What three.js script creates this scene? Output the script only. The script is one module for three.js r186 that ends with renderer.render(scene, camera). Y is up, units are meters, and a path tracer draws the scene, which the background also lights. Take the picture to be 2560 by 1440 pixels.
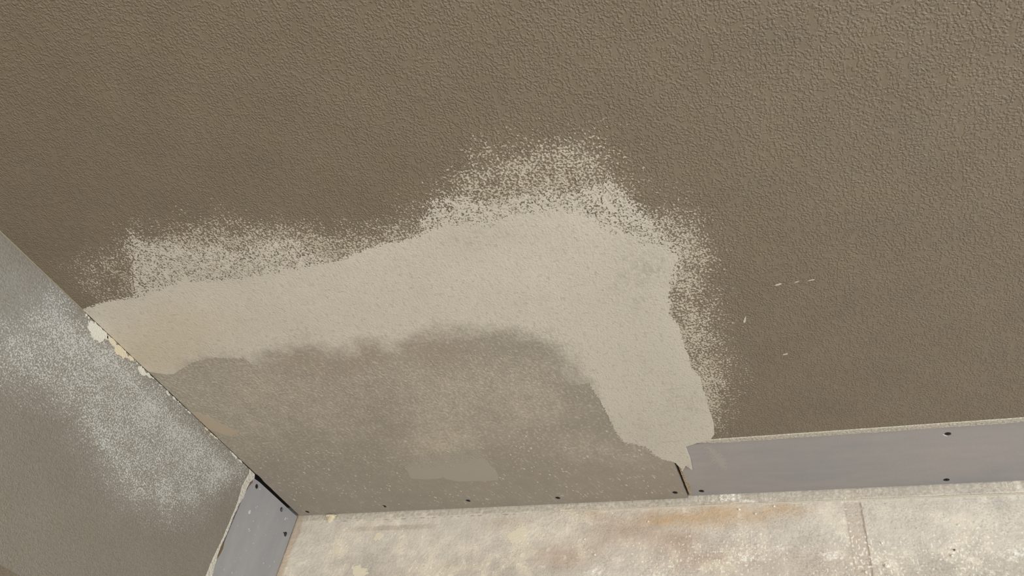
import * as THREE from 'three';
import { RectAreaLightUniformsLib } from 'three/addons/lights/RectAreaLightUniformsLib.js';
import { mergeGeometries } from 'three/addons/utils/BufferGeometryUtils.js';
import { RoundedBoxGeometry } from 'three/addons/geometries/RoundedBoxGeometry.js';

// ---------------------------------------------------------------- camera, light, exposure
// x runs right along the big wall, y up, z out of it towards the room; the corner at the floor is the origin.
const scene = new THREE.Scene();
const camera = new THREE.PerspectiveCamera(2 * Math.atan(720 / 1964.2) * 180 / Math.PI, 2560 / 1440, 0.05, 30);
{
  const right = new THREE.Vector3(0.92814, -0.34258, -0.14561), up = new THREE.Vector3(0.13824, 0.68041, -0.71967), back = new THREE.Vector3(0.34562, 0.64782, 0.67887);
  camera.quaternion.setFromRotationMatrix(new THREE.Matrix4().makeBasis(right, up, back));
  camera.position.set(0.92745, 1.09792, 0.62736);
  scene.add(camera);
}
const renderer = new THREE.WebGLRenderer();
renderer.toneMapping = THREE.LinearToneMapping;
renderer.toneMappingExposure = 1.0;
renderer.shadowMap.enabled = true;
RectAreaLightUniformsLib.init();
const ROOM = { x: 3.0, z: 3.0, y: 2.45, t: 0.12 };
const WIN = { z0: 0.55, z1: 2.15, y0: 0.85, y1: 2.1 };
const LAMP = { x: 0.42, z: 1.5, w: 0.42 };
scene.background = new THREE.Color(0.62, 0.74, 0.95);
const daylight = new THREE.RectAreaLight(new THREE.Color(0.90, 0.96, 1.0), 12.3, WIN.z1 - WIN.z0, WIN.y1 - WIN.y0);   // the sky through the window
daylight.position.set(ROOM.x - 0.004, (WIN.y0 + WIN.y1) / 2, (WIN.z0 + WIN.z1) / 2);
daylight.lookAt(0, (WIN.y0 + WIN.y1) / 2, (WIN.z0 + WIN.z1) / 2);
scene.add(daylight);
const lampLight = new THREE.RectAreaLight(new THREE.Color(1.0, 0.945, 0.82), 53, LAMP.w, LAMP.w);                        // the ceiling lamp
lampLight.position.set(LAMP.x, ROOM.y - 0.062, LAMP.z);
lampLight.lookAt(LAMP.x, 0, LAMP.z);
scene.add(lampLight);

// ---------------------------------------------------------------- helpers
function rng(seed) { let a = seed >>> 0; return () => { a = (a + 0x6D2B79F5) | 0; let t = Math.imul(a ^ (a >>> 15), 1 | a); t = (t + Math.imul(t ^ (t >>> 7), 61 | t)) ^ t; return ((t ^ (t >>> 14)) >>> 0) / 4294967296; }; }
const PERM = new Uint16Array(2048), GX = new Float32Array(1024), GY = new Float32Array(1024);
{
  const r = rng(11), p = [...Array(1024).keys()];
  for (let i = 1023; i > 0; i--) { const j = Math.floor(r() * (i + 1)); [p[i], p[j]] = [p[j], p[i]]; }
  for (let i = 0; i < 2048; i++) PERM[i] = p[i & 1023];
  for (let i = 0; i < 1024; i++) { const a = r() * Math.PI * 2; GX[i] = Math.cos(a); GY[i] = Math.sin(a); }
}
// gradient noise, about -0.7..0.7, repeating every px, py cells
function gn(x, y, px, py, seed = 0) {
  const xi = Math.floor(x), yi = Math.floor(y), u = x - xi, v = y - yi;
  const x0 = ((xi % px) + px) % px, x1 = (x0 + 1) % px, y0 = ((yi % py) + py) % py, y1 = (y0 + 1) % py;
  const h0 = PERM[(x0 + seed * 57) & 1023], h1 = PERM[(x1 + seed * 57) & 1023], a = PERM[(h0 + y0) & 1023], b = PERM[(h1 + y0) & 1023], c = PERM[(h0 + y1) & 1023], d = PERM[(h1 + y1) & 1023];
  const su = u * u * u * (u * (u * 6 - 15) + 10), sv = v * v * v * (v * (v * 6 - 15) + 10);
  const n00 = GX[a] * u + GY[a] * v, n10 = GX[b] * (u - 1) + GY[b] * v, n01 = GX[c] * u + GY[c] * (v - 1), n11 = GX[d] * (u - 1) + GY[d] * (v - 1);
  return (n00 + su * (n10 - n00)) * (1 - sv) + (n01 + su * (n11 - n01)) * sv;
}
const N = (x, y, wave, seed = 0) => gn(x / wave + 311, y / wave + 157, 1000, 1000, seed);      // noise in metres
const sst = (a, b, x) => { const t = Math.min(1, Math.max(0, (x - a) / (b - a))); return t * t * (3 - 2 * t); };
const clamp = (x, a, b) => Math.min(b, Math.max(a, x));
const lin = c => { c /= 255; return c <= 0.04045 ? c / 12.92 : Math.pow((c + 0.055) / 1.055, 2.4); };
const srgb = c => clamp(Math.round(255 * (c <= 0.0031308 ? 12.92 * c : 1.055 * Math.pow(c, 1 / 2.4) - 0.055)), 0, 255);
const rgb = (r, g, b) => new THREE.Color().setRGB(lin(r), lin(g), lin(b));
function colorMap(w, h, fn, wrap = THREE.ClampToEdgeWrapping) {             // fn(u, v) -> linear [r, g, b]
  const d = new Uint8Array(w * h * 4);
  for (let j = 0, k = 0; j < h; j++) for (let i = 0; i < w; i++, k += 4) {
    const c = fn((i + 0.5) / w, (j + 0.5) / h);
    d[k] = srgb(c[0]); d[k + 1] = srgb(c[1]); d[k + 2] = srgb(c[2]); d[k + 3] = 255;
  }
  const t = new THREE.DataTexture(d, w, h); t.colorSpace = THREE.SRGBColorSpace; t.magFilter = THREE.LinearFilter; t.wrapS = t.wrapT = wrap; t.needsUpdate = true;
  return t;
}
function heightMap(w, h, fn, wrap = THREE.RepeatWrapping) {                 // fn(u, v) -> 0..1
  const d = new Float32Array(w * h);
  for (let j = 0, k = 0; j < h; j++) for (let i = 0; i < w; i++, k++) d[k] = fn((i + 0.5) / w, (j + 0.5) / h);
  const t = new THREE.DataTexture(d, w, h, THREE.RedFormat, THREE.FloatType); t.magFilter = THREE.LinearFilter; t.wrapS = t.wrapT = wrap; t.needsUpdate = true;
  return t;
}
const over = (t, sx, sy, ox = 0, oy = 0) => { const c = t.clone(); c.repeat.set(1 / sx, 1 / sy); c.offset.set(ox, oy); c.needsUpdate = true; return c; };
const used = {};
function numbered(n) { const k = used[n] = (used[n] ?? -1) + 1; return k ? `${n}_${String(k).padStart(3, '0')}` : n; }
function shadows(o) { o.traverse(c => { if (c.isMesh) { c.castShadow = true; c.receiveShadow = true; } }); return o; }
function mesh(name, geo, mat, parent) { const m = new THREE.Mesh(geo, mat); m.name = name; parent.add(m); return m; }
function thing(name, label, category, group) { const o = new THREE.Group(); o.name = numbered(name); scene.add(o); o.userData = { label, category }; if (group) o.userData.group = group; return o; }
function structure(name, label, category) { const o = new THREE.Group(); o.name = name; o.userData = { kind: 'structure', label, category }; scene.add(o); return o; }
const box = (x0, x1, y0, y1, z0, z1) => { const g = new THREE.BoxGeometry(x1 - x0, y1 - y0, z1 - z0); g.translate((x0 + x1) / 2, (y0 + y1) / 2, (z0 + z1) / 2); return planar(g); };
// texture coordinates in metres across the dominant plane of each face
function planar(g) {
  if (g.index) g = g.toNonIndexed();
  const p = g.attributes.position, n = g.attributes.normal, uv = new Float32Array(p.count * 2);
  for (let i = 0; i < p.count; i++) {
    const ax = Math.abs(n.getX(i)), ay = Math.abs(n.getY(i)), az = Math.abs(n.getZ(i));
    const [a, b] = az >= ax && az >= ay ? [p.getX(i), p.getY(i)] : ax >= ay ? [p.getZ(i), p.getY(i)] : [p.getX(i), p.getZ(i)];
    uv[i * 2] = a; uv[i * 2 + 1] = b;
  }
  g.setAttribute('uv', new THREE.BufferAttribute(uv, 2));
  return g;
}
// a frame for flat work on the left wall: (a, b, c) -> x = c, y = b, z = a   (a runs out from the corner)
const ONLEFT = new THREE.Matrix4().set(0, 0, 1, 0, 0, 1, 0, 0, 1, 0, 0, 0, 0, 0, 0, 1);
function onLeft(g) {                                  // mirrors, so the winding is turned round
  g = g.index ? g.toNonIndexed() : g; g.applyMatrix4(ONLEFT);
  for (const k of ['position', 'normal', 'uv']) {
    const at = g.attributes[k]; if (!at) continue; const s = at.itemSize, d = at.array;
    for (let i = 0; i < at.count; i += 3) for (let c = 0; c < s; c++) { const q = d[(i + 1) * s + c]; d[(i + 1) * s + c] = d[(i + 2) * s + c]; d[(i + 2) * s + c] = q; }
  }
  return g;
}
function shape(points) { const s = new THREE.Shape(); points.forEach(([x, y], i) => i ? s.lineTo(x, y) : s.moveTo(x, y)); s.closePath(); return s; }
function plate(points, z0, z1, bevel = 0, holes = []) {
  const s = shape(points); for (const h of holes) { const p = new THREE.Path(); p.absarc(h[0], h[1], h[2], 0, Math.PI * 2, true); s.holes.push(p); }
  const g = new THREE.ExtrudeGeometry(s, { depth: z1 - z0 - bevel, bevelEnabled: bevel > 0, bevelThickness: bevel, bevelSize: bevel, bevelOffset: -bevel, bevelSegments: 1, curveSegments: 20 });
  g.translate(0, 0, z0); return planar(g);
}
// signed distance (inside > 0) to a polygon whose points may carry a softness; returns [distance, softness]
function polygonExact(points) {
  const n = points.length;
  return (x, y) => {
    let best = 1e9, w = 1, inside = false;
    for (let i = 0, j = n - 1; i < n; j = i++) {
      const a = points[j], b = points[i], ex = b[0] - a[0], ey = b[1] - a[1], px = x - a[0], py = y - a[1];
      const t = clamp((px * ex + py * ey) / (ex * ex + ey * ey), 0, 1), dx = px - ex * t, dy = py - ey * t, d = dx * dx + dy * dy;
      if (d < best) { best = d; w = (a[2] ?? 1) * (1 - t) + (b[2] ?? 1) * t; }
      if ((a[1] > y) !== (b[1] > y) && x < ex * (y - a[1]) / ey + a[0]) inside = !inside;
    }
    const d = Math.sqrt(best);
    return [inside ? d : -d, w];
  };
}
function polygon(points, margin = .08, step = .002) {          // the same, read from a grid
  const f = polygonExact(points), xs = points.map(p => p[0]), ys = points.map(p => p[1]), x0 = Math.min(...xs) - margin, y0 = Math.min(...ys) - margin;
  const nx = Math.ceil((Math.max(...xs) + margin - x0) / step) + 1, ny = Math.ceil((Math.max(...ys) + margin - y0) / step) + 1, D = new Float32Array(nx * ny), W = new Float32Array(nx * ny), out = [0, 0];
  for (let j = 0; j < ny; j++) for (let i = 0; i < nx; i++) { const r = f(x0 + i * step, y0 + j * step); D[j * nx + i] = r[0]; W[j * nx + i] = r[1]; }
  return (x, y) => {
    const u = (x - x0) / step, v = (y - y0) / step, i = Math.floor(u), j = Math.floor(v);
    if (i < 0 || j < 0 || i >= nx - 1 || j >= ny - 1) { out[0] = -1; out[1] = 1; return out; }
    const a = u - i, b = v - j, k = j * nx + i, l = A => (A[k] * (1 - a) + A[k + 1] * a) * (1 - b) + (A[k + nx] * (1 - a) + A[k + nx + 1] * a) * b;
    out[0] = l(D); out[1] = l(W); return out;
  };
}
// a thin coat: every place of the grid where field > 0, as a layer from z0 to z1 with its own rim (marching squares, full cells joined in rows)
function coat(x0, x1, y0, y1, cell, field, z0, z1) {
  const nx = Math.ceil((x1 - x0) / cell), ny = Math.ceil((y1 - y0) / cell), f = new Float32Array((nx + 1) * (ny + 1));
  for (let j = 0; j <= ny; j++) for (let i = 0; i <= nx; i++) f[j * (nx + 1) + i] = i && j && i < nx && j < ny ? field(x0 + i * cell, y0 + j * cell) : -1;
  const pos = [], nor = [];
  const thick = typeof z1 === 'function' ? z1 : null;
  if (thick) z1 = 1;
  const put = p => { pos.push(p[0], p[1], thick && p[2] === 1 ? thick(p[0], p[1]) : p[2]); };
  const tri = (a, b, c, n) => { put(a); put(b); put(c); nor.push(...n, ...n, ...n); };
  const up = [0, 0, 1];
  for (let j = 0; j < ny; j++) {
    let run = -1;
    for (let i = 0; i <= nx; i++) {
      let full = false;
      if (i < nx) {
        const k = j * (nx + 1) + i, v = [f[k], f[k + 1], f[k + nx + 2], f[k + nx + 1]];
        const m = (v[0] > 0) + (v[1] > 0) + (v[2] > 0) + (v[3] > 0);
        full = m === 4;
        if (m && !full) {
          const c = [[0, 0], [1, 0], [1, 1], [0, 1]], out = [], cut = [];
          for (let q = 0; q < 4; q++) {
            const r = (q + 1) & 3, X = x0 + (i + c[q][0]) * cell, Y = y0 + (j + c[q][1]) * cell;
            if (v[q] > 0) out.push([X, Y, z1]);
            if ((v[q] > 0) !== (v[r] > 0)) {
              const t = v[q] / (v[q] - v[r]), p = [X + (c[r][0] - c[q][0]) * cell * t, Y + (c[r][1] - c[q][1]) * cell * t, z1];
              out.push(p); cut.push([p, v[q] > 0]);
            }
          }
          for (let q = 2; q < out.length; q++) tri(out[0], out[q - 1], out[q], up);
          for (let q = 0; q < cut.length; q++) if (cut[q][1]) {          // rim from where the outline leaves to where it comes back in
            const a = cut[q][0], b = cut[(q + 1) % cut.length][0], dx = b[0] - a[0], dy = b[1] - a[1], l = Math.hypot(dx, dy);
            if (l < 1e-9) continue;
            const n = [dy / l, -dx / l, 0], a0 = [a[0], a[1], z0], b0 = [b[0], b[1], z0];
            tri(a, a0, b0, n); tri(a, b0, b, n);
          }
        }
      }
      if (full && run < 0) { run = i; if (!thick || (i + 1) % 8) continue; }
      if (run >= 0 && (!full || (thick && (i + 1) % 8 === 0))) {
        if (full) i++;
        const a = x0 + run * cell, b = x0 + i * cell, c = y0 + j * cell, d = c + cell;
        tri([a, c, z1], [b, c, z1], [b, d, z1], up); tri([a, c, z1], [b, d, z1], [a, d, z1], up);
        run = -1;
        if (full) i--;
      }
    }
  }
  const g = new THREE.BufferGeometry();
  g.setAttribute('position', new THREE.Float32BufferAttribute(pos, 3)); g.setAttribute('normal', new THREE.Float32BufferAttribute(nor, 3));
  return planar(g);
}

// ---------------------------------------------------------------- surfaces
// sprayed and knocked-down wall texture, 0.45 m tile: flat-topped blobs with steep rims, smooth plates between
const TILE = 0.45, TS = 2048;
const texture = (x, y) => {                             // metres -> 0..1, repeats every TILE
  const c = w => Math.round(TILE / w), q = (w, s, ox = 0, oy = 0) => { const p = c(w); return gn((x + ox) / TILE * p, (y + oy) / TILE * p, p, p, s); };
  const wx = 0.0009 * q(0.004, 5), wy = 0.0009 * q(0.004, 6);
  const a = q(0.0025, 1, wx, wy), b = q(0.0015, 2, wx, wy), d = q(0.006, 3), e = q(0.0009, 4), plate = sst(-0.34, -0.12, q(0.0085, 7) + 0.35 * q(0.0035, 8));
  const v = a + 0.6 * b + 0.35 * d;
  const blob = sst(-0.2, 0.0, v) * 0.32 + sst(0.06, 0.28, v) * 0.28;
  return clamp(blob * (0.15 + 0.85 * plate) + plate * (0.24 * a + 0.26 * b + 0.10 * e) + 0.2 + 0.06 * d, 0, 1);
};
const wallHeight = heightMap(TS, TS, (u, v) => texture(u * TILE, v * TILE));
const wallRelief = over(wallHeight, TILE, TILE);
const H = (x, y) => { const i = Math.floor(((x / TILE % 1) + 1) % 1 * TS), j = Math.floor(((y / TILE % 1) + 1) % 1 * TS); return wallHeight.image.data[j * TS + i]; };
const paintRGB = (x, y) => {
  const g = (n, sd) => gn(x / .53 * n, y / .53 * n, n, n, sd), k = 1 + 0.08 * g(9, 21) + 0.07 * g(60, 22) + 0.08 * g(200, 23), w = 0.03 * g(14, 24);
  return [lin(115) * k * (1 + w), lin(104) * k, lin(88) * k * (1 - w)];
};
const paintColor = colorMap(512, 512, (u, v) => paintRGB(u * .53, v * .53), THREE.RepeatWrapping);
const paintLook = (map, relief = 0.00075) => new THREE.MeshPhysicalMaterial({ name: 'taupe textured paint', map, bumpMap: wallRelief, bumpScale: relief, roughness: 0.48 });
const paint = paintLook(over(paintColor, 0.53, 0.53));
const grain = heightMap(512, 512, (u, v) => 0.5 + 0.4 * gn(u * 40, v * 40, 40, 40, 31) + 0.35 * gn(u * 110, v * 110, 110, 110, 32) + 0.2 * gn(u * 240, v * 240, 240, 240, 33));
const grainFine = over(grain, 0.12, 0.12);
const gypsum = new THREE.MeshStandardMaterial({ name: 'broken gypsum', map: over(colorMap(256, 256, (u, v) => { const k = 1 + 0.5 * gn(u * 30, v * 30, 30, 30, 41) + 0.3 * gn(u * 90, v * 90, 90, 90, 42); return [lin(196) * k, lin(190) * k, lin(178) * k]; }, THREE.RepeatWrapping), 0.09, 0.09), bumpMap: grainFine, bumpScale: 0.0012, roughness: 0.95 });
const tornPaper = new THREE.MeshStandardMaterial({ name: 'torn brown paper', color: rgb(112, 90, 66), roughness: 0.95, bumpMap: grainFine, bumpScale: 0.0006 });
const cavity = new THREE.MeshStandardMaterial({ name: 'dusty stud wood in the cavity', color: rgb(70, 58, 46), roughness: 1 });
const screwSteel = new THREE.MeshStandardMaterial({ name: 'black phosphate screw', color: rgb(26, 26, 27), roughness: 0.7 });
const plainWhite = new THREE.MeshStandardMaterial({ name: 'white ceiling paint', color: rgb(226, 222, 214), roughness: 0.9 });
const woodWhite = new THREE.MeshStandardMaterial({ name: 'white window paint', color: rgb(232, 230, 226), roughness: 0.5 });

// ---------------------------------------------------------------- the room
const CUT = 0.156, SH = 0.0125, PW = 0.716, PT = 0.527;      // height of the cut above the floor, board thickness, patch width and top
// outlines of what was spread and sprayed on the walls, in metres from the corner (third number: softness of the edge, mm)
const SKIM = [[-.002,.579,4],[.016,.581,4],[.045,.586,4],[.102,.585,5],[.146,.589,6],[.187,.598,8],[.227,.592,9],[.248,.585,9],[.304,.586,9],[.340,.586,9],[.380,.585,7],[.413,.584,6],[.446,.593,5],[.482,.599,6],[.513,.599,8],[.553,.608,8],[.586,.607,9],[.617,.599,12],[.647,.605,9],[.670,.605,8],[.692,.603,7],[.718,.594,7],[.729,.580,7],[.745,.559,8],[.764,.549,8],[.772,.535,8],[.792,.528,5],[.805,.510,4],[.796,.493,4],[.791,.475,4],[.787,.463,5],[.781,.444,5],[.778,.420,5],[.783,.401,3],[.782,.372,3],[.783,.341,3],[.783,.317,2],[.790,.295,1],[.788,.274,1],[.789,.252,1],[.788,.230,1],[.789,.197,.6],[.785,.169,.6],[.778,.158,.6],[.759,.151,.6],[.739,.143,.6],[.738,.130,.6],[.728,.120,.6],[.719,.102,.8],[.716,.106,2],[.699,.117,4],[.690,.133,5],[.684,.151,5],[.657,.166,4],[.653,.184,4],[.652,.221,3],[.651,.269,2],[.647,.296,4],[.644,.332,7],[.642,.361,8],[.636,.392,8],[.615,.410,8],[.582,.429,8],[.543,.440,8],[.491,.450,8],[.448,.444,8],[.414,.434,8],[.382,.448,9],[.348,.438,9],[.320,.443,9],[.298,.466,9],[.261,.458,9],[.209,.445,7],[.166,.443,4],[.129,.451,3],[.090,.447,2],[.040,.427,1],[.027,.429,1],[.001,.440,1]];
const PATCHY_A = [[.180,.682],[.178,.667],[.218,.657],[.234,.643],[.280,.638],[.292,.621],[.348,.630],[.381,.624],[.389,.600],[.413,.584],[.366,.563],[.262,.570],[.172,.580],[.106,.590]];
const PATCHY_B = [[.546,.616],[.567,.635],[.583,.643],[.604,.638],[.627,.624],[.655,.626],[.689,.629],[.714,.617],[.741,.621],[.756,.624],[.767,.611],[.775,.591],[.786,.570],[.795,.542],[.809,.518],[.796,.474],[.784,.502],[.752,.534],[.712,.567],[.650,.587],[.579,.590]];
const SPRAY = [[.014,.673],[.067,.691],[.138,.695],[.191,.697],[.254,.698],[.324,.691],[.387,.668],[.445,.648],[.493,.640],[.530,.644],[.566,.658],[.596,.683],[.622,.700],[.660,.708],[.704,.704],[.743,.699],[.773,.691],[.788,.668],[.789,.633],[.798,.600],[.825,.596],[.842,.582],[.853,.552],[.860,.510],[.848,.463],[.847,.410],[.848,.360],[.848,.298],[.832,.224],[.810,.176],[.791,.159],[.738,.170],[.723,.343],[.713,.491],[.595,.568],[.428,.550],[.186,.554],[.002,.559]];
const SMEAR = [[.292,.146,12],[.288,.131,1],[.284,.105,.5],[.309,.100,.5],[.336,.100,.5],[.343,.106,.5],[.343,.098,.5],[.362,.088,.5],[.386,.087,.5],[.410,.085,.5],[.431,.085,.5],[.436,.097,.5],[.438,.111,.5],[.435,.126,.6],[.434,.146,1.5],[.430,.155,9],[.418,.160,22],[.396,.164,30],[.373,.160,30],[.347,.156,30],[.322,.153,24]];
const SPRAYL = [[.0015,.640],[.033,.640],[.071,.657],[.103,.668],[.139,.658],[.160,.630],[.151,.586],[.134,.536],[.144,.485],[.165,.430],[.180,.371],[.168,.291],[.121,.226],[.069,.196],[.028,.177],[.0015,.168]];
const skimSd = polygon(SKIM), pa = polygon(PATCHY_A), pb = polygon(PATCHY_B), sp = polygon(SPRAY), sm = polygon(SMEAR), spl = polygon(SPRAYL);
const fleckNoise = (x, y, s) => 1.5 * (N(x, y, .0028, s) + .7 * N(x, y, .0016, s + 1) + .25 * N(x, y, .009, s + 2));
const mixTo = (c, t, r, g, b) => { t = clamp(t, 0, 1); c[0] += (lin(r) - c[0]) * t; c[1] += (lin(g) - c[1]) * t; c[2] += (lin(b) - c[2]) * t; };
const sprayDense = (x, y) => { const [d] = sp(x, y); return d < -.03 ? -9 : clamp(d / .045, -.6, .9) - .66 - .4 * (1 - sst(.1, .19, x)) + .45 * N(x, y, .03, 191) + .25 * N(x, y, .012, 190) + .5 * (H(x, y) - .4); };
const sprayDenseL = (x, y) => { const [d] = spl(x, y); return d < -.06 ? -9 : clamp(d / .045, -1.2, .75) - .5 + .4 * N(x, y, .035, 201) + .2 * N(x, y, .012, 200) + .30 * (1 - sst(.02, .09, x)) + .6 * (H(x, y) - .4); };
const RX = .92, RY0 = .14, RY1 = .76;                        // the sprayed part of the big wall
const sprayedBack = colorMap(2048, 1380, (u, v) => {
  const x = u * RX, y = RY0 + v * (RY1 - RY0), c = paintRGB(x, y), a = sprayDense(x, y);
  if (a > -5) { const g = a + fleckNoise(x, y, 192); mixTo(c, .55 * sst(-.25, .35, g), 150, 142, 126); mixTo(c, .85 * sst(.1, .45, g), 186, 179, 164); }
  return c;
});
const LX = .32, LY0 = .14, LY1 = .78;                        // the sprayed part of the left wall
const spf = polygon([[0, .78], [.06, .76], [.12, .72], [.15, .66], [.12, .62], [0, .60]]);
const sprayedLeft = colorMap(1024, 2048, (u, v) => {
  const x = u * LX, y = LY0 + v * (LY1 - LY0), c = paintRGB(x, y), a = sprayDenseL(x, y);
  mixTo(c, .5 + .12 * N(x, y, .05, 203) + .3 * N(x, y, .004, 204), 136, 131, 122);  // same paint greyed and lifted here, standing in for cool window light
  mixTo(c, (.55 + .6 * N(x, y, .0035, 208) + .3 * N(x, y, .03, 209)) * sst(-.03, .03, spf(x, y)[0]), 150, 146, 139);  // thin overspray film by the upper corner, with some light painted into it
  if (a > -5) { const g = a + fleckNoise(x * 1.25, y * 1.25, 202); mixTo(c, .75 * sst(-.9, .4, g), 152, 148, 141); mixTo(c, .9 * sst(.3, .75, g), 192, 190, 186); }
  return c;
});
const wallBack = structure('wall_back', 'taupe textured wall with a patched cut along its foot', 'wall');
{
  // the painted sheet, cut round the patch and above the strip
  const E = 0.0006;
  mesh('sprayed_sheet', plate([[E, PT + .001], [PW + .0015, PT + .001], [PW + .0015, CUT], [RX, CUT], [RX, RY1], [E, RY1]], -SH, 0), paintLook(over(sprayedBack, RX, RY1 - RY0, 0, -RY0 / (RY1 - RY0))), wallBack);
  mesh('painted_sheet', plate([[RX, CUT], [ROOM.x, CUT], [ROOM.x, ROOM.y], [E, ROOM.y], [E, RY1], [RX, RY1]], -SH, 0), paint, wallBack);
  mesh('framing', box(-0.14, ROOM.x + ROOM.t, 0, ROOM.y, -0.14, -0.0195), cavity, wallBack);
}
const wallLeft = structure('wall_left', 'taupe textured wall meeting the big wall in the corner', 'wall');
{
  const edge = []; for (let i = 0; i <= 160; i++) { const y = .158 + (LY1 - .158) * i / 160; edge.push([.0003 + .0013 * Math.max(0, N(y, 5, .05, 205) + .15 + .5 * N(y, 6, .012, 206)) * (y < .57 ? 1 : 0), y]); }
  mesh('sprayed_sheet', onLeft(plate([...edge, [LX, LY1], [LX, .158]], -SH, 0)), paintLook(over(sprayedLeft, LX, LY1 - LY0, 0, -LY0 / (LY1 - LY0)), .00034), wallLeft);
  mesh('painted_sheet', onLeft(plate([[.0003, LY1], [.0003, ROOM.y], [ROOM.z, ROOM.y], [ROOM.z, .158], [LX, .158], [LX, LY1]], -SH, 0)), paintLook(paint.map, .00034), wallLeft);
}
mesh('framing', box(-0.14, -0.0195, 0, ROOM.y, 0.012, ROOM.z + ROOM.t), cavity, wallLeft);
const wallRight = structure('wall_right', 'taupe painted wall holding the window', 'wall');
for (const b of [[0, ROOM.y, 0, WIN.z0], [0, ROOM.y, WIN.z1, ROOM.z], [0, WIN.y0, WIN.z0, WIN.z1], [WIN.y1, ROOM.y, WIN.z0, WIN.z1]])
  mesh('painted_sheet', box(ROOM.x, ROOM.x + ROOM.t, b[0], b[1], b[2], b[3]), paint, wallRight);
const wallFront = structure('wall_front', 'taupe painted wall behind the camera', 'wall');
mesh('painted_sheet', box(-0.14, ROOM.x + ROOM.t, 0, ROOM.y, ROOM.z, ROOM.z + ROOM.t), paint, wallFront);
const ceiling = structure('ceiling', 'plain white ceiling', 'ceiling');
mesh('ceiling_sheet', box(-0.14, ROOM.x + ROOM.t, ROOM.y, ROOM.y + ROOM.t, -0.14, ROOM.z + ROOM.t), plainWhite, ceiling);
const win = structure('window_1', 'white framed window letting daylight in from the right', 'window');
{
  const zc = (WIN.z0 + WIN.z1) / 2, x0 = ROOM.x + 0.03, x1 = ROOM.x + 0.08;
  for (const b of [[WIN.y0, WIN.y0 + 0.05, WIN.z0, WIN.z1], [WIN.y1 - 0.05, WIN.y1, WIN.z0, WIN.z1], [WIN.y0 + 0.05, WIN.y1 - 0.05, WIN.z0, WIN.z0 + 0.05], [WIN.y0 + 0.05, WIN.y1 - 0.05, WIN.z1 - 0.05, WIN.z1], [WIN.y0 + 0.05, WIN.y1 - 0.05, zc - 0.03, zc + 0.03]])
    mesh('window_frame', box(x0, x1, b[0], b[1], b[2], b[3]), woodWhite, win);
  const glass = new THREE.MeshPhysicalMaterial({ name: 'window glass', color: 0xffffff, roughness: 0.02, transmission: 1, thickness: 0 });
  for (const [a, b] of [[WIN.z0 + 0.05, zc - 0.03], [zc + 0.03, WIN.z1 - 0.05]]) mesh('pane', box(ROOM.x + 0.052, ROOM.x + 0.056, WIN.y0 + 0.05, WIN.y1 - 0.05, a, b), glass, win);
}

// floor: old concrete slab with adhesive haze, pink and ochre blotches, white spills
const FX = 1.4, FZ = 0.5;
const spots = (list, x, y) => { let s = 0; for (const [cx, cy, rx, ry, k = 1] of list) { const dx = (x - cx) / rx, dy = (y - cy) / ry, d = dx * dx + dy * dy; if (d < 4) s += k * Math.exp(-d * 1.6); } return s; };
const floorPink = [[.62, .05, .09, .035], [.52, .09, .07, .03], [.75, .1, .1, .03], [.70, .07, .05, .02], [.33, .11, .05, .02, .5], [.9, .11, .1, .03, .6]];
const floorOchre = [[.76, .03, .10, .022, 1], [.68, .035, .05, .015, .7], [.56, .022, .05, .012, .5], [.86, .025, .05, .012, .6], [.42, .03, .05, .015, .3]];
const floorGrey = [[.16, .09, .07, .02, .8], [.2, .12, .1, .02], [.37, .1, .06, .025, .9], [.44, .12, .08, .03, .8], [.98, .12, .08, .02, .7], [1.1, .12, .12, .03, .9], [.05, .13, .04, .03, .4]];
const floorPale = [[.1, .06, .07, .03, .5], [.44, .05, .03, .02, 1], [.5, .045, .05, .02, .7], [.3, .06, .08, .03, .4], [1.02, .045, .09, .02, .8], [1.12, .06, .08, .03, .6], [.905, .035, .02, .014, .7]];
const floorWhite = [[1.135, .102, .03, .010, 1.1], [1.1, .125, .03, .006, .8], [.80, .10, .03, .008, .9], [.66, .13, .05, .01, .8], [.78, .006, .06, .006, 1.1], [.91, .10, .02, .006, .8], [.58, .115, .02, .008, .7], [.84, .085, .012, .005, .7]];
const floorRuns = (x, z) => Math.max(0, 1 - Math.abs(z - 0.0135 - 0.0008 * N(x, 0, .03, 61)) / 0.0016) * sst(.05, .1, x) * (x < .5 ? sst(-.1, .25, N(x, 0, .012, 62)) : .35);
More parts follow.
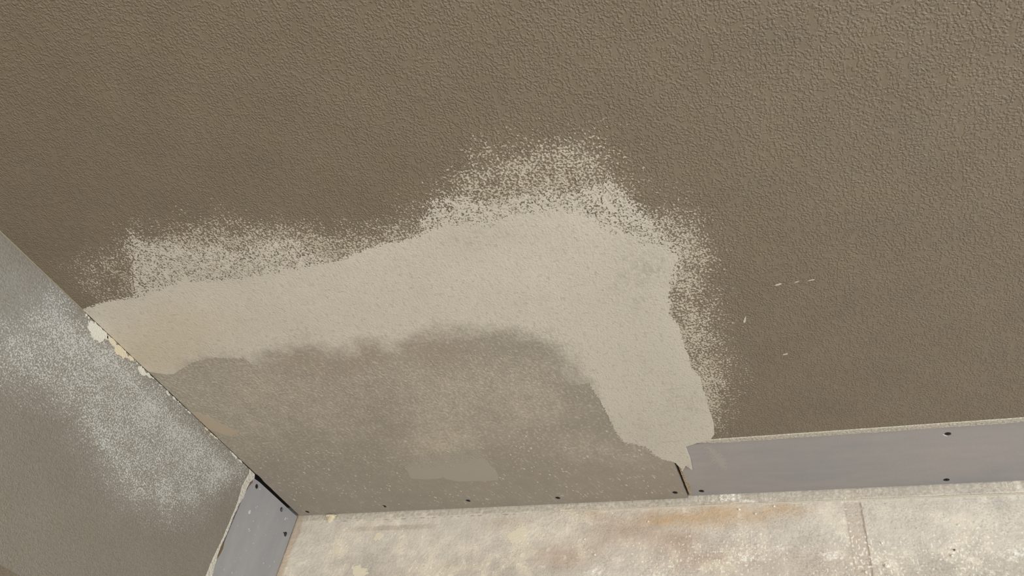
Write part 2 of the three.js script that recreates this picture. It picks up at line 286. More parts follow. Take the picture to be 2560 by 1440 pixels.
const floorColor = colorMap(2048, 736, (u, v) => {
  const x = u * FX, z = v * FZ;
  const wx = x + 0.02 * N(x, z, .05, 51) + 0.006 * N(x, z, .012, 52), wz = z + 0.012 * N(x, z, .04, 53) + 0.004 * N(x, z, .01, 54);
  const n1 = N(x, z, .07, 55), n2 = N(x, z, .02, 56), n3 = N(x, z, .006, 57), n4 = N(x, z, .0022, 58);
  let k = 1 + 0.10 * n1 + 0.16 * n2 + 0.10 * n3 + 0.12 * n4;
  let c = [lin(207), lin(199), lin(188)];
  const mix = (t, r, g, b) => { t = clamp(t, 0, 1); c = [c[0] + (lin(r) - c[0]) * t, c[1] + (lin(g) - c[1]) * t, c[2] + (lin(b) - c[2]) * t]; };
  mix(.75 * spots(floorPink, wx, wz), 190, 170, 155);
  mix(.8 * spots(floorOchre, wx, wz), 199, 170, 136);
  mix(.7 * spots(floorGrey, wx, wz), 186, 177, 165);
  mix(.8 * spots(floorPale, wx, wz), 224, 216, 200);
  mix(sst(.16, .3, n1 + .5 * n2) * .4, 214, 204, 186);
  if (z > .16) mix(.5 + 1.4 * n1, 190, 178, 162);
  // strip of bare, dirtier slab under the old skirting and along the left wall
  const strip = (1 - sst(.009, .012, z + .002 * N(x, z, .02, 63))) * .55;
  mix(strip * (.6 + .9 * N(x, z, .005, 64) + .5 * n2), 150, 140, 126);
  mix(floorRuns(x, z) * .7, 128, 116, 102);
  mix(.5 * (1 - sst(.003, .006, Math.abs(z - .030 - .001 * n2))) * sst(.05, .2, x) * (1 - sst(.25, .3, x)) , 172, 158, 140);
  mix((1 - sst(.006, .014, x + .006 * n2)) * .5, 176, 150, 124);
  // grey band left by an old tile joint, with a darker line on its right side
  const band = sst(.935, .940, x + .002 * n3) * (1 - sst(.957, .962, x + .002 * n3)) * sst(.016, .02, z);
  mix(band * (.55 + .6 * n2), 186, 172, 158);
  const line = (1 - sst(.0006, .0022, Math.abs(x - .958 - .0016 * N(z, 0, .02, 65)))) * sst(.012, .02, z); mix(line * .55 * (1 + n3), 150, 132, 116);
  const line2 = (1 - sst(.0006, .0018, Math.abs(x - .938 - .0016 * N(z, 3, .02, 66)))) * sst(.012, .02, z); mix(line2 * .3 * (1 + n3), 160, 142, 126);
  // white spills and spatter
  mix(spots(floorWhite, wx, wz) * (.35 + 1.5 * n3 + 1.2 * n4 + .8 * n2), 240, 236, 228);
  mix(sst(.3, .5, N(x, z, .014, 67) + .35 * n1 + .3 * n2 - .08) * .5, 228, 220, 204);
  mix(sst(.44, .52, N(x * 1.3, z * .8, .0034, 68) + .3 * n1 + .16 * sst(.45, .7, x) * sst(.03, .08, z) - .04) * .75, 240, 236, 226);
  mix(sst(.46, .54, N(x, z, .0032, 69)) * .5, 136, 122, 106);
  k *= 1 - .2 * sst(.0, .5, N(x, z, .0026, 70) + .5 * N(x, z, .0013, 72)) * sst(-.05, .3, N(x, z, .05, 71) + .25 * sst(.3, .6, x) - .05);
  return [c[0] * k, c[1] * k, c[2] * k];
}, THREE.MirroredRepeatWrapping);
const floorHeight = heightMap(2048, 736, (u, v) => {
  const x = u * FX, z = v * FZ, n3 = N(x, z, .006, 57), n4 = N(x, z, .0025, 58);
  const groove = (1 - sst(.0004, .0018, Math.abs(x - .958 - .0016 * N(z, 0, .02, 65)))) * sst(.012, .02, z);
  return clamp(.5 + .25 * N(x, z, .03, 56) + .22 * n3 + .16 * n4 - .3 * groove, 0, 1);
}, THREE.MirroredRepeatWrapping);
const concrete = new THREE.MeshStandardMaterial({ name: 'stained concrete', map: over(floorColor, FX, FZ), bumpMap: over(floorHeight, FX, FZ), bumpScale: 0.0016, roughness: 0.85 });
const floor = structure('floor', 'stained concrete slab with white spills', 'floor');
mesh('slab', box(-0.14, ROOM.x + ROOM.t, -0.12, 0, -0.14, ROOM.z + ROOM.t), concrete, floor);

// ---------------------------------------------------------------- new boards at the foot of the walls
const SCREW = (() => {                                  // bugle head with a cross recess, facing +z, in a dimple
  const head = new THREE.LatheGeometry([[0, -0.0012], [0.0011, -0.0012], [0.0016, -0.0003], [0.0035, -0.0002], [0.0040, -0.0005], [0.0036, -0.0016], [0.0018, -0.0042], [0.0016, -0.009], [0, -0.009]].reverse().map(p => new THREE.Vector2(p[0], p[1])), 20);
  head.rotateX(Math.PI / 2);
  return head;
})();
const SLOT = (() => { const a = new THREE.BoxGeometry(0.0040, 0.0009, 0.0004), b = new THREE.BoxGeometry(0.0009, 0.0040, 0.0004); const g = mergeGeometries([a, b]); g.translate(0, 0, -0.0003); return g; })();
const slotBlack = new THREE.MeshStandardMaterial({ name: 'dark cross recess', color: rgb(14, 14, 15), roughness: 0.8 });
function screws(parent, list, z, matrix) {
  list.forEach(([a, b], i) => {
    const s = new THREE.Mesh(SCREW, screwSteel); s.name = 'screw'; parent.add(s);
    if (matrix) { s.position.set(z - 0.0003, b, a); s.rotation.set(0.7 * i, Math.PI / 2, 0, 'YXZ'); }
    else { s.position.set(a, b, z - 0.0003); s.rotation.z = 0.6 * i; }
    mesh('cross_recess', SLOT, slotBlack, s);
  });
}
const holesFor = list => list.map(([a, b]) => [a, b, 0.00415]);
const dimpleGeo = new THREE.LatheGeometry([[0.00416, 0.00002], [0.0041, -0.0007], [0.0040, -0.0016], [0.0036, -0.005]].map(p => new THREE.Vector2(p[0], p[1])), 20).rotateX(Math.PI / 2);

// patch: brownish paper, filmed with dust, smudges and streaks of thin compound
const PX = 0.73, PY = 0.54;
const smDark = [[.258, .434, .035, .04, .9], [.372, .425, .036, .035, 1], [.30, .40, .04, .03, .5], [.485, .405, .055, .045, .8], [.44, .42, .04, .03, .5], [.34, .405, .05, .03, .4]];
const smGreen = [[.543, .425, .04, .03, .8], [.6, .405, .06, .035, 1], [.635, .375, .03, .04, .8], [.625, .30, .035, .05, .9], [.645, .25, .03, .06, .8], [.60, .22, .03, .03, .6], [.56, .38, .06, .03, .4]];
const smPale = [[.13, .37, .11, .06, .8], [.42, .36, .05, .05, .6], [.51, .30, .10, .07, .8], [.40, .27, .06, .05, .6], [.45, .22, .07, .04, .7], [.6, .16, .07, .04, .9], [.66, .12, .05, .03, .6], [.56, .25, .07, .05, .6], [.37, .21, .05, .04, 1.1], [.35, .175, .06, .035, 1.1], [.41, .18, .04, .03, .9], [.11, .27, .06, .05, .7], [.22, .33, .06, .05, .5]];
function patchRGB(x, y) {
  const wx = x + 0.02 * N(x, y, .06, 81) + .006 * N(x, y, .012, 82), wy = y + 0.02 * N(x, y, .06, 83) + .006 * N(x, y, .012, 84);
  const n1 = N(x, y, .09, 85), n2 = N(x, y, .02, 86), n3 = N(x, y, .0045, 87), n4 = N(x, y, .0018, 88);
  let c = [lin(145), lin(137), lin(126)];
  const mix = (t, r, g, b) => { t = clamp(t, 0, 1); c = [c[0] + (lin(r) - c[0]) * t, c[1] + (lin(g) - c[1]) * t, c[2] + (lin(b) - c[2]) * t]; };
  const g = .5 + .9 * n3 + .7 * n4 + .5 * n2;
  mix((.25 + .5 * g) * sst(.17, .33, y + .08 * n1 + .03 * n2), 163, 155, 141);            // thin wiped film over the upper part
  mix(spots(smPale, wx, wy) * (.25 + .5 * g), 172, 163, 147);
  mix(spots(smDark, wx, wy) * (.12 + .5 * g), 133, 116, 99);
  mix(spots(smGreen, wx, wy) * (.15 + .5 * g), 127, 123, 110);
  mix(sst(.2, .4, n3 + .4 * n4) * .35 * sst(.06, .2, y), 184, 175, 158);
  const streak = sst(.36, .46, N(x * 1.6 + .4 * y, y * .55, .006, 89) + .15 * n2 + .1 * n1); mix(streak * .55, 178, 170, 158);
  const k = 1 + .05 * n1 + .06 * n2 + .08 * n3 + .08 * n4;
  return [c[0] * k, c[1] * k, c[2] * k];
}
const patchColor = colorMap(1460, 1080, (u, v) => patchRGB(u * PX, v * PY));
const patchHeight = heightMap(1460, 1080, (u, v) => {
  const x = u * PX, y = v * PY, m = sst(.15, .34, y + .05 * N(x, y, .06, 91));
  return clamp(.4 + m * (.30 * N(x, y, .0042, 92) + .20 * N(x, y, .0026, 93) + .25 * (H(x, y) - .45)) + (1 - m) * (.05 * N(x, y, .006, 94)) + .03 * N(x, y, .0012, 95), 0, 1);
}, THREE.ClampToEdgeWrapping);
const patchPaper = new THREE.MeshStandardMaterial({ name: 'dusty patch board paper', map: over(patchColor, PX, PY), bumpMap: over(patchHeight, PX, PY), bumpScale: 0.0012, roughness: 0.7 });
const patchScrews = [[.025, .0145], [.190, .021], [.354, .026], [.511, .021], [.700, .020]];
const patch = thing('drywall_patch', 'large brownish drywall patch board between corner and open seam, under the compound arch', 'drywall board');
{
  const edge = [], r = rng(5);
  for (let i = 0; i <= 60; i++) { const t = i / 60; edge.push([PW - (t > .02 && t < .16 ? .0006 * r() : 0) + .0005 * N(t, 1, .02, 97), PT * t + .0025 * (1 - t)]); }
  // corner side: slightly ragged paper where the dark gap opens
  const side = []; for (let i = 60; i >= 0; i--) { const y = .003 + (PT - .003) * i / 60; side.push([.0007 + (y < .15 ? .0012 * Math.max(0, N(y, 2, .012, 98)) : 0) + (y > .128 && y < .147 ? .0018 : 0), y]); }
  mesh('board', plate([...edge, ...side], -SH, 0, 0, holesFor(patchScrews)), patchPaper, patch);
  for (const [a, b] of patchScrews) mesh('dimple', dimpleGeo.clone().translate(a, b, 0), patchPaper, patch);
  screws(patch, patchScrews, 0);
}

// grey strips
const stripColor = (seed, r, g, b, warm) => colorMap(1024, 256, (u, v) => {
  const x = u * .9, y = v * .225, n1 = N(x * .25, y, .05, seed), n2 = N(x * .35, y, .012, seed + 1), n3 = N(x, y, .003, seed + 2);
  const k = 1 + .10 * n1 + .06 * n2 + .05 * n3, w = warm * (n1 + .3 * n2);
  return [lin(r) * k * (1 + w), lin(g) * k, lin(b) * k * (1 - w)];
}, THREE.MirroredRepeatWrapping);
const paperRight = new THREE.MeshStandardMaterial({ name: 'grey board paper', map: over(stripColor(101, 147, 143, 142, .05), .9, .225), bumpMap: grainFine, bumpScale: 0.0001, roughness: 0.6 });
const paperLeft = new THREE.MeshStandardMaterial({ name: 'cool grey board paper', map: over(stripColor(111, 152, 150, 150, .03), .9, .225), bumpMap: grainFine, bumpScale: 0.0001, roughness: 0.6 });
const RZ = -0.0035;                                      // the strips sit a little behind the painted sheet
const rightScrews = [[.739, .0145], [1.072, .126], [1.072, .013]];
const stripRight = thing('drywall_strip', 'long grey drywall strip along the floor right of the open seam', 'drywall board');
{
  const top = [], bottom = [], lft = [];
  for (let i = 0; i <= 90; i++) { const x = .722 + (ROOM.x - .724) * i / 90; bottom.push([x, .0025 + .0006 * N(x, 0, .08, 121)]); top.push([x, .1425 + .0012 * N(x, 1, .09, 122)]); }
  for (let i = 24; i > 0; i--) { const y = .1425 * i / 25; lft.push([.7215 + (y < .1 ? .0022 * N(y, 3, .014, 123) : 0) + (y < .045 && y > .02 ? .003 : 0), y]); }
  mesh('board', plate([...bottom, ...top.reverse(), ...lft], RZ - SH, RZ, 0, holesFor(rightScrews)), paperRight, stripRight);
  for (const [a, b] of rightScrews) mesh('dimple', dimpleGeo.clone().translate(a, b, RZ), paperRight, stripRight);
  screws(stripRight, rightScrews, RZ);
  mesh('paper_tear', plate([[1.0662, .1262], [1.0668, .1238], [1.0685, .1222], [1.0705, .1214], [1.0718, .1216], [1.0702, .1226], [1.0688, .1240], [1.0680, .1256]], RZ - .001, RZ + .0005, .0003), gypsum, stripRight);
  // broken gypsum along the end of the board at the seam
  const face = []; const back = []; const r = rng(9);
  for (let i = 0; i <= 30; i++) { const y = .004 + .088 * i / 30; face.push([.7222 + .0018 * r() + (y < .045 && y > .02 ? .0026 : 0), y]); back.push([.7186 + .0007 * r(), y]); }
  mesh('broken_end', plate([...face, ...back.reverse()], RZ - .008, RZ + .0006, .0004), new THREE.MeshStandardMaterial({ name: 'dirty broken gypsum', map: gypsum.map, color: rgb(205, 190, 172), bumpMap: grainFine, bumpScale: .0015, roughness: .95 }), stripRight);
}
const leftScrews = [[.0132, .131], [.0132, .050], [.044, .017]];
const stripLeft = thing('drywall_strip', 'cool grey drywall strip at the foot of the left wall, beside the black corner gap', 'drywall board');
{
  const top = [], bottom = [];
  for (let i = 0; i <= 60; i++) { const z = .0058 + (ROOM.z - .01) * Math.pow(i / 60, 2); bottom.push([z + (i ? 0 : -.0038), .003]); top.push([z, .1515 + .001 * N(z, 1, .05, 131)]); }
  const end = [[.0052, .142], [.0038, .130], [.0034, .10], [.0030, .06], [.0026, .02]];
  mesh('board', onLeft(plate([...bottom, ...top.reverse(), ...end], RZ - SH, RZ, 0, holesFor(leftScrews))), paperLeft, stripLeft);
  for (const [a, b] of leftScrews) mesh('dimple', onLeft(dimpleGeo.clone().translate(a, b, RZ)), paperLeft, stripLeft);
  screws(stripLeft, leftScrews, RZ, true);
}

// ---------------------------------------------------------------- torn edges of the old sheets
{
  const up = [], low = [], line = [];
  for (let i = 0; i <= 420; i++) {
    const x = .745 + 1.2 * i / 420;
    const n = N(x, 0, .03, 141), m = N(x, 0, .008, 142), q = N(x, 0, .003, 143);
    up.push([x, .1545 + .0006 * n + .0006 * q]);
    low.push([x, .1455 + .0016 * n + .0016 * m + .0012 * q + .004 * (1 - sst(.745, .80, x))]);
    line.push([x, .1572 + .0004 * n + .0003 * m]);
  }
  const band = gypsum.clone(); band.name = 'grey broken gypsum'; band.color = rgb(228, 224, 220);
  mesh('torn_edge', plate([...low, ...up.slice().reverse()], RZ - .006, -.0004, .0004), band, wallBack);
  mesh('torn_paper', plate([...up.map(p => [p[0], p[1] + .0004]), ...line.reverse()], -.006, .0005, .0003), gypsum, wallBack);
}
{
  const hi = [[.0012, .167], [.006, .164], [.034, .168], [.047, .165], [.068, .162], [.094, .162], [.121, .162], [.156, .1645], [.189, .164], [.26, .165], [.5, .164]];
  const lo = [[.0012, .151], [.008, .147], [.020, .155], [.034, .155], [.047, .154], [.063, .1575], [.084, .1585], [.108, .157], [.140, .159], [.166, .155], [.183, .151], [.26, .15], [.5, .15]];
  const at = (l, z) => { for (let i = 1; i < l.length; i++) if (z <= l[i][0]) { const t = (z - l[i - 1][0]) / (l[i][0] - l[i - 1][0]); return l[i - 1][1] + (l[i][1] - l[i - 1][1]) * t; } return l[l.length - 1][1]; };
  const a = [], b = [];
  for (let i = 0; i <= 260; i++) { const z = .0013 + .4985 * i / 260; a.push([z, at(hi, z) + .0012 * N(z, 0, .006, 151) + .0008 * N(z, 0, .02, 152)]); b.push([z, at(lo, z) + .0016 * N(z, 0, .005, 153) + .001 * N(z, 0, .016, 154)]); }
  mesh('torn_edge', onLeft(plate([...b, ...a.reverse()], RZ - .004, .0011, .0006)), gypsum, wallLeft);
  mesh('torn_paper', onLeft(plate([[.128, .1535], [.136, .1625], [.146, .160], [.158, .1545], [.150, .1525], [.138, .151]], RZ - .001, -.0008)), tornPaper, wallLeft);
  mesh('torn_paper', onLeft(plate([[.010, .150], [.016, .157], [.026, .156], [.036, .156], [.044, .155], [.036, .1525], [.024, .1505], [.014, .146]], RZ - .001, -.0014)), tornPaper, wallLeft);
}

// ---------------------------------------------------------------- joint compound
const innerSide = (x, y) => x > .05 && x < .66 && y < .50 && y > .27;
const skimColor = colorMap(1536, 1152, (u, v) => {
  const x = u * .88, y = v * .66;
  const wx = x + .02 * N(x, y, .05, 161), wy = y + .02 * N(x, y, .05, 162), n1 = N(x, y, .08, 163), n2 = N(x, y, .018, 164), n3 = N(x, y, .005, 165), n4 = N(x, y, .002, 166);
  let c = [lin(189), lin(182), lin(170)];
  const mix = (t, r, g, b) => { t = clamp(t, 0, 1); c = [c[0] + (lin(r) - c[0]) * t, c[1] + (lin(g) - c[1]) * t, c[2] + (lin(b) - c[2]) * t]; };
  mix(spots([[.76, .50, .05, .06, .9], [.735, .44, .05, .06, .5], [.60, .585, .06, .03, .7], [.72, .3, .08, .1, .5], [.7, .18, .08, .06, .6], [.76, .24, .03, .05, .6], [.24, .60, .08, .03, .5]], wx, wy) * (.45 + 1.1 * n3 + .8 * n2), 166, 160, 146);
  mix(spots([[.03, .47, .1, .06, .6], [.12, .52, .12, .05, .4]], wx, wy), 186, 172, 149);
  mix(sst(.28, .4, N(x, y, .006, 167) + .2 * n2) * .3, 150, 142, 126);
  const k = 1 + .04 * n1 + .06 * n2 + .06 * n3 + .06 * n4;
  c = [c[0] * k, c[1] * k, c[2] * k];
  if (innerSide(x, y)) {                                 // feathered out thin below the arch: the board shows through the grain
    const t = clamp(sst(-.032, .022, skimSd(x, y)[0] + .012 * n2 + .014 * N(x, y, .04, 168)) + .9 * (n3 + .6 * n4) * .35, 0, 1), q = patchRGB(x, y);
    const e = sst(-.034, .020, skimSd(x, y)[0] + .012 * n2); const m = e <= 0 ? 0 : e >= 1 ? 1 : t;
    c = c.map((v, i) => q[i] + (v - q[i]) * m);
  }
  return c;
});
const skimHeight = heightMap(1024, 1024, (u, v) => {
  const a = (f, s) => gn(u * f, v * f, f, f, s), nib = sst(.42, .6, a(60, 176));
  return clamp(.4 + .30 * a(80, 171) + .24 * a(130, 172) + .16 * a(260, 173) + .10 * a(24, 174) + .4 * nib, 0, 1);
});
const compound = new THREE.MeshStandardMaterial({ name: 'dried joint compound', map: over(skimColor, .88, .66), bumpMap: over(skimHeight, .26, .26), bumpScale: 0.0008, roughness: 0.9 });
const spatterMat = new THREE.MeshStandardMaterial({ name: 'compound overspray', color: rgb(186, 178, 162), roughness: 0.9, bumpMap: grainFine, bumpScale: 0.0005 });
const sprayWhite = new THREE.MeshStandardMaterial({ name: 'white overspray', color: rgb(190, 187, 181), roughness: 0.85, bumpMap: grainFine, bumpScale: 0.0005 });
const smearMat = new THREE.MeshStandardMaterial({ name: 'thin grey compound film', color: rgb(157, 150, 139), roughness: 0.8, bumpMap: grainFine, bumpScale: 0.0002 });

const skim = thing('joint_compound', 'broad beige band of dried joint compound arching over the patch seam', 'joint compound');
function skimField(x, y) {
  const [d, w] = skimSd(x, y); let f = -9;
  if (d > -.05) f = (w > 5 && innerSide(x, y) ? d + .045 : d) / (w * .001) + (w > 1.5 ? .9 : .15) * fleckNoise(x, y, 181);
  const low = (.4 - H(x, y)) * 1.0 + .9 * fleckNoise(x, y, 184) + .5 * N(x, y, .012, 188);
  const a = pa(x, y)[0], b = pb(x, y)[0];
  if (a > -.02) f = Math.max(f, clamp(a / .014, -3, .05) + low);
  if (b > -.02) f = Math.max(f, clamp(b / .014, -3, .18) + low);
  return x < .0012 ? -1 : f;
}
mesh('skim_coat', coat(0, .83, .09, .70, .0008, skimField, .00004, (x, y) => innerSide(x, y) ? .00006 + .00054 * sst(-.03, .008, skimSd(x, y)[0]) : .0006), compound, skim);
const tongue = thing('joint_compound', 'small tongue of compound hanging over the top of the open seam', 'joint compound');
mesh('tongue', plate([[.729,.150],[.740,.146],[.7405,.129],[.7405,.108],[.739,.092],[.738,.081],[.7345,.088],[.731,.094],[.728,.088],[.7235,.079],[.722,.089],[.7185,.1005],[.7205,.121],[.722,.140]], RZ - .001, .0005, .0003), compound, tongue);

const speck = (dense, s) => (x, y) => { const a = dense(x, y); return a < -5 ? -1 : .45 * a - .74 + 1.5 * (N(x, y, .0042, s) + .45 * N(x, y, .002, s + 1)); };
const spatter = thing('compound_overspray', 'pale specks of compound overspray fringing the beige band on the big wall', 'overspray');
spatter.userData.kind = 'stuff';
mesh('specks', coat(0, .88, .16, .73, .0009, (f => (x, y) => skimField(x, y) > -.6 ? -1 : f(x, y))(speck(sprayDense, 195)), .00004, .0004), spatterMat, spatter);
const sprayLeft = thing('compound_overspray', 'cloud of white overspray specks down the left wall beside the corner', 'overspray');
sprayLeft.userData.kind = 'stuff';
mesh('specks', onLeft(coat(.001, .24, .16, .72, .0009, speck(sprayDenseL, 207), .00004, .0004)), sprayWhite, sprayLeft);

const smear = thing('compound_smear', 'thin grey smear of compound with a crisp lower edge, low on the patch board', 'compound smear');
mesh('film', coat(.27, .45, .075, .19, .0008, (x, y) => { const [d, w] = sm(x, y); return d / (w * .001) + (w > 1.2 ? 1.5 : .3) * fleckNoise(x, y, 211); }, -.0002, .0004), smearMat, smear);

const flecks = thing('compound_spatter', 'fine pale flecks scattered over the lower patch board', 'spatter');
flecks.userData.kind = 'stuff';
{
  const r = rng(33), list = [], base = new THREE.IcosahedronGeometry(1, 0);
  for (let i = 0; i < 620; i++) {
    const x = .02 + .69 * r(), y = .012 + .2 * Math.pow(r(), .8), l = .0006 + .0014 * r() * r(), g = base.clone();
    if (N(x, y, .06, 221) < -.2 + .3 * r()) continue;
    g.scale(l * (.5 + .5 * r()), l * (1 + 1.4 * r()), .0004); g.rotateZ(.4 + .5 * (r() - .5)); g.translate(x, y, .0001); list.push(g);
  }
  mesh('flecks', planar(mergeGeometries(list)), spatterMat, flecks);
}
const flecksStrip = thing('compound_spatter', 'sparse white flecks on the grey strip of the left wall', 'spatter');
flecksStrip.userData.kind = 'stuff';
{
  const r = rng(35), list = [], base = new THREE.IcosahedronGeometry(1, 1);
  for (let i = 0; i < 70; i++) { const l = .0006 + .0012 * r() * r(), g = base.clone(); g.scale(l * (1 + 1.2 * r()), l, .0004); g.rotateZ(3 * r()); g.translate(.012 + .24 * r(), .012 + .135 * r(), RZ + .0001); list.push(g); }
  const g = base.clone(); g.scale(.0042, .0034, .0005); g.translate(.058, .1235, RZ); list.push(g);
  mesh('flecks', onLeft(planar(mergeGeometries(list))), sprayWhite, flecksStrip);
}

// lumps of compound squeezed out of the corner, on the left wall
const lumpMat = new THREE.MeshStandardMaterial({ name: 'white corner filler', color: rgb(212, 208, 196), roughness: 0.95, bumpMap: grainFine, bumpScale: 0.0012 });
const lumpCream = new THREE.MeshStandardMaterial({ name: 'cream corner filler', color: rgb(214, 202, 176), roughness: 0.95, bumpMap: grainFine, bumpScale: 0.0012 });
const lumps = thing('corner_filler', 'white and cream lumps of filler squeezed along the vertical corner', 'joint compound');
for (const [pts, m] of [
  [[[.0015, .570], [.006, .563], [.015, .556], [.021, .545], [.020, .532], [.013, .527], [.008, .524], [.0015, .528]], lumpMat],
  [[[.0015, .528], [.006, .522], [.010, .512], [.0125, .502], [.014, .489], [.010, .482], [.006, .474], [.0015, .470]], lumpCream],
  [[[.0015, .468], [.005, .462], [.010, .453], [.011, .443], [.006, .436], [.003, .420], [.0015, .405]], lumpMat],
  [[[.0015, .40], [.0035, .385], [.004, .36], [.003, .345], [.0015, .335]], lumpMat],
  [[[.0015, .300], [.004, .29], [.0042, .275], [.002, .262], [.0015, .26]], lumpCream],
  [[[.0015, .225], [.0045, .215], [.005, .20], [.0025, .19], [.0015, .185]], lumpMat]]) {
  const sd = polygon(pts, .02, .001), ys = pts.map(p => p[1]);
  mesh('lump', onLeft(coat(.0004, .03, Math.min(...ys) - .01, Math.max(...ys) + .01, .0006, (x, y) => sd(x, y)[0] / .0025 + 1.8 * N(x, y, .009, 231) + 1.5 * N(x, y, .004, 232) - .2, .00004, .0009)), m, lumps);
}
const bead = thing('corner_caulk', 'thin line of caulk closing the upper part of the vertical corner', 'caulk');
{
  const list = [];
  for (let i = 0; i < 60; i++) { const y0 = .575 + (ROOM.y - .58) * i / 60, y1 = .575 + (ROOM.y - .58) * (i + 1) / 60; const g = new THREE.CylinderGeometry(.0011, .0011, y1 - y0, 8, 1, true); g.translate(.0003, (y0 + y1) / 2, .0003); list.push(g); }
  mesh('bead', planar(mergeGeometries(list)), new THREE.MeshStandardMaterial({ name: 'painted caulk', color: rgb(136, 126, 108), roughness: .6 }), bead);
}

// thin smear where the patch meets the corner, lower down
const smear2 = thing('compound_smear', 'small beige dab of compound on the patch board touching the corner', 'compound smear');
mesh('film', coat(0, .08, .24, .36, .0008, (f => (x, y) => { const [d, w] = f(x, y); return d / (w * .001) + .7 * fleckNoise(x, y, 241); })(polygon([[.0013, .335, 1], [.012, .333, .6], [.022, .322, 2], [.034, .30, 4], [.05, .272, 7], [.03, .262, 6], [.0013, .285, 2]], .04)), .00004, .0004), new THREE.MeshStandardMaterial({ name: 'beige dab', color: rgb(168, 155, 136), roughness: .9, bumpMap: grainFine, bumpScale: .0003 }), smear2);

// pale wiped film on the grey strip by the seam
const film = thing('compound_smear', 'faint pale wipe of compound on the grey strip just right of the seam', 'compound smear');
mesh('film', coat(.74, .80, .05, .145, .0008, (f => (x, y) => { const [d, w] = f(x, y); return d / (w * .001) - 1.1 + 1.6 * fleckNoise(x, y, 251); })(polygon([[.760, .141, 5], [.775, .141, 5], [.788, .115, 4], [.792, .095, 3], [.790, .072, 3], [.781, .062, 3], [.775, .075, 5], [.768, .085, 6], [.762, .11, 7]], .04)), .00004, .0002).translate(0, 0, RZ), new THREE.MeshStandardMaterial({ name: 'faint film', color: rgb(157, 150, 145), roughness: .8 }), film);

// marks on the bare paint to the right
const blot = (pts, seed) => { const s = []; pts.forEach((p, i) => { const q = pts[(i + 1) % pts.length]; for (let k = 0; k < 3; k++) { const t = k / 3; s.push([p[0] + (q[0] - p[0]) * t + .0006 * N(p[0] + t, p[1], .004, seed), p[1] + (q[1] - p[1]) * t + .0006 * N(p[0], p[1] + t, .004, seed + 1)]); } }); return plate(s, -.0003, .0006, .0002); };
for (const [label, x, y, w, h, a] of [
  ['white chip at the left end of a broken line on the bare paint', .901, .4455, .0040, .0013, .1], ['faint pale scratch in the middle of the broken line on the bare paint', .920, .4455, .0030, .0007, .15], ['pale scratch at the right end of the broken line on the bare paint', .935, .4455, .0042, .0007, .1],
  ['upright pale splash on the bare paint beside the overspray', .8585, .395, .0014, .0062, -.25], ['small white fleck alone on the bare paint above the right strip', .895, .325, .0034, .0011, .05]]) {
  const t = thing('compound_fleck', label, 'fleck'), c = Math.cos(a), s = Math.sin(a);
  mesh('fleck', blot([[-w, -h * .4], [-w * .3, -h], [w * .6, -h * .7], [w, h * .1], [w * .4, h], [-w * .5, h * .6]].map(([p, q]) => [x + p * c - q * s, y + p * s + q * c]), 261), spatterMat, t);
}

// ---------------------------------------------------------------- on the floor
const crumbMat = new THREE.MeshStandardMaterial({ name: 'plaster crumb', color: rgb(236, 232, 224), roughness: .95, bumpMap: grainFine, bumpScale: .001 });
const dropping = thing('compound_dropping', 'cream blob of compound fallen on the floor against the patch board near the corner', 'compound blob');
{
  const g = new THREE.IcosahedronGeometry(1, 3), p = g.attributes.position;
  for (let i = 0; i < p.count; i++) { const x = p.getX(i), y = p.getY(i), z = p.getZ(i), k = 1 + .35 * gn(x * 2 + 9, z * 2 + 5, 99, 99, 3); p.setXYZ(i, .0705 + x * .012 * k * (z < 0 ? 1.15 : .65), Math.max(0, y) * .006 * (z < 0 ? 1.2 : .8), .0035 + z * k * (z > 0 ? .012 : .003)); }
  g.computeVertexNormals(); mesh('blob', planar(g), lumpCream, dropping);
}
const splats = [
  ['large cream splat of compound on the floor below the thin smear', .441, .050, .017, .011, 7],
  ['small pale splat of compound on the floor left of the large cream one', .182, .046, .007, .006, 8],
  ['flat pale splat of compound at the lower picture edge near the corner', .163, .108, .015, .009, 9],
  ['tiny pale splat of compound on the floor nearest the left strip', .102, .068, .007, .006, 10]];
for (const [label, x, z, rx, rz, seed] of splats) {
  const t = thing('compound_splat', label, 'compound splat');
  const g = coat(-rx * 1.8, rx * 1.8, -rz * 1.8, rz * 1.8, .0007, (a, b) => { const d = 1 - Math.hypot(a / rx, b / rz); return d + .9 * N(a, b, .014, 270 + seed) + .5 * N(a, b, .005, 280 + seed); }, -.0002, .0006);
  g.rotateX(-Math.PI / 2); g.translate(x, 0, z); mesh('splat', planar(g), new THREE.MeshStandardMaterial({ name: 'cream splat', color: rgb(222, 213, 193), roughness: .9, bumpMap: grainFine, bumpScale: .0005 }), t);
}
const ridge = thing('adhesive_ridge', 'pale raised line of old adhesive running on the floor parallel to the right strip', 'adhesive');
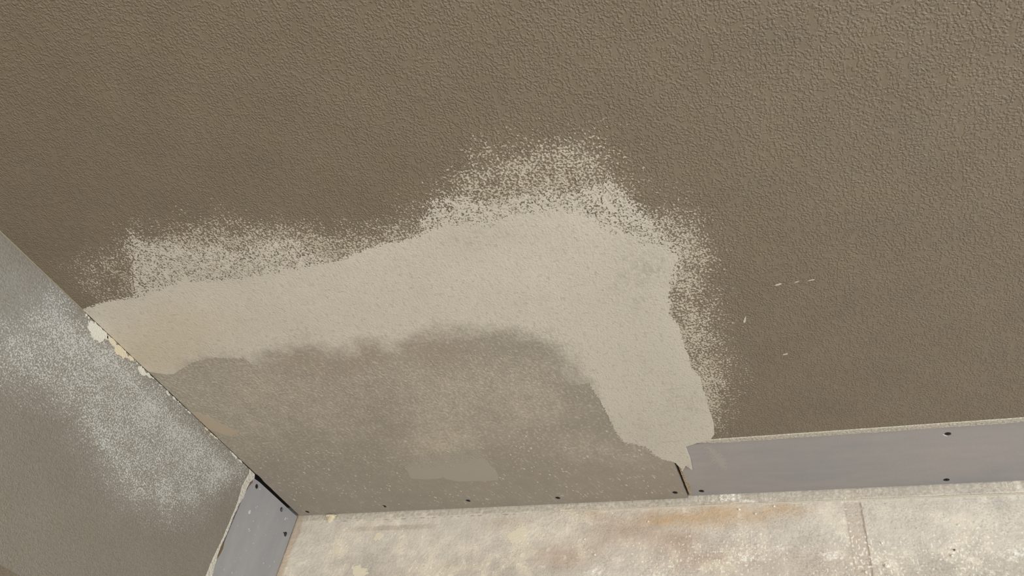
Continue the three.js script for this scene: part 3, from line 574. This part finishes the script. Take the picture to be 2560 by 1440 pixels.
{
  const pos = [], idx = [], n = 240, m = 7;
  for (let i = 0; i <= n; i++) {
    const x = .46 + 1.2 * i / n, fade = sst(.46, .62, x), zc = .0130 + .002 * sst(.8, 1.2, x) + .0005 * N(x, 0, .04, 291), w = (.0014 + .0006 * N(x, 1, .01, 292)) * (.4 + .6 * fade), h = (.0011 + .0006 * N(x, 2, .012, 293)) * (.25 + .75 * fade);
    for (let k = 0; k < m; k++) { const a = Math.PI * k / (m - 1); pos.push(x, Math.sin(a) * h - .00005, zc - Math.cos(a) * w); }
  }
  for (let i = 0; i < n; i++) for (let k = 0; k < m - 1; k++) { const a = i * m + k; idx.push(a, a + 1, a + m, a + 1, a + m + 1, a + m); }
  const g = new THREE.BufferGeometry(); g.setAttribute('position', new THREE.Float32BufferAttribute(pos, 3)); g.setIndex(idx); g.computeVertexNormals();
  mesh('ridge', planar(g), new THREE.MeshStandardMaterial({ name: 'old adhesive', color: rgb(214, 204, 186), roughness: .9, bumpMap: grainFine, bumpScale: .0008 }), ridge);
}
{
  const r = rng(77), crumb = (s, seed) => { const g = new THREE.IcosahedronGeometry(s, 1), p = g.attributes.position; for (let i = 0; i < p.count; i++) { const x = p.getX(i), y = p.getY(i), z = p.getZ(i), k = .8 + .6 * gn(x / s * 1.3 + seed * 7, (y + z) / s * 1.3 + 20, 99, 99, seed); p.setXYZ(i, x * k, y * k * .7, z * k); } g.computeVertexNormals(); g.computeBoundingBox(); g.translate(0, -g.boundingBox.min.y, 0); return planar(g); };
  const list = [
    ['white plaster crumb on the floor right of the grey joint line', .978, .112, .0034], ['small plaster crumb on the floor above the larger one by the joint line', .977, .080, .0019],
    ['white plaster crumb left of the bright spill at the lower right', 1.058, .100, .0022], ['pale crumb beside the bottom end of the joint line', .951, .121, .0026],
    ['tiny white crumb high on the pale concrete at the right', 1.074, .057, .0016], ['white crumb on the ochre stain below the open seam', .655, .036, .0018],
    ['round white crumb in the middle of the ochre stain', .792, .022, .0022], ['white crumb at the right of the ochre stain', .815, .030, .0019], ['small white crumb on the pinkish stain left of the ochre one', .556, .062, .0018],
    ['flat white crumb low on the pinkish stain', .574, .088, .0022], ['white crumb beneath the right strip near the first screw', .842, .019, .0017], ['brown grit grain on the concrete at the lower right', 1.062, .092, .0016]];
  list.forEach(([label, x, z, s], i) => { const t = thing('plaster_crumb', label, 'crumb', 'crumbs on the concrete'); t.position.set(x, 0, z); t.rotation.y = r() * 6; mesh('crumb', crumb(s, i + 1), i === 11 ? tornPaper : crumbMat, t); });
}

// ---------------------------------------------------------------- ceiling lamp, above the frame
const lamp = thing('ceiling_light', 'square flush ceiling lamp with a warm diffuser', 'lamp');
{
  lamp.position.set(LAMP.x, ROOM.y, LAMP.z);
  const b = new RoundedBoxGeometry(LAMP.w + .04, .05, LAMP.w + .04, 3, .01); b.translate(0, -.025, 0); mesh('housing', b, woodWhite, lamp);
  const d = new RoundedBoxGeometry(LAMP.w, .012, LAMP.w, 2, .004); d.translate(0, -.053, 0);
  mesh('diffuser', d, new THREE.MeshStandardMaterial({ name: 'lamp diffuser', color: 0xffffff, emissive: new THREE.Color(1, .945, .82), emissiveIntensity: 1.0, roughness: .6 }), lamp);
}

shadows(scene);
renderer.render(scene, camera);
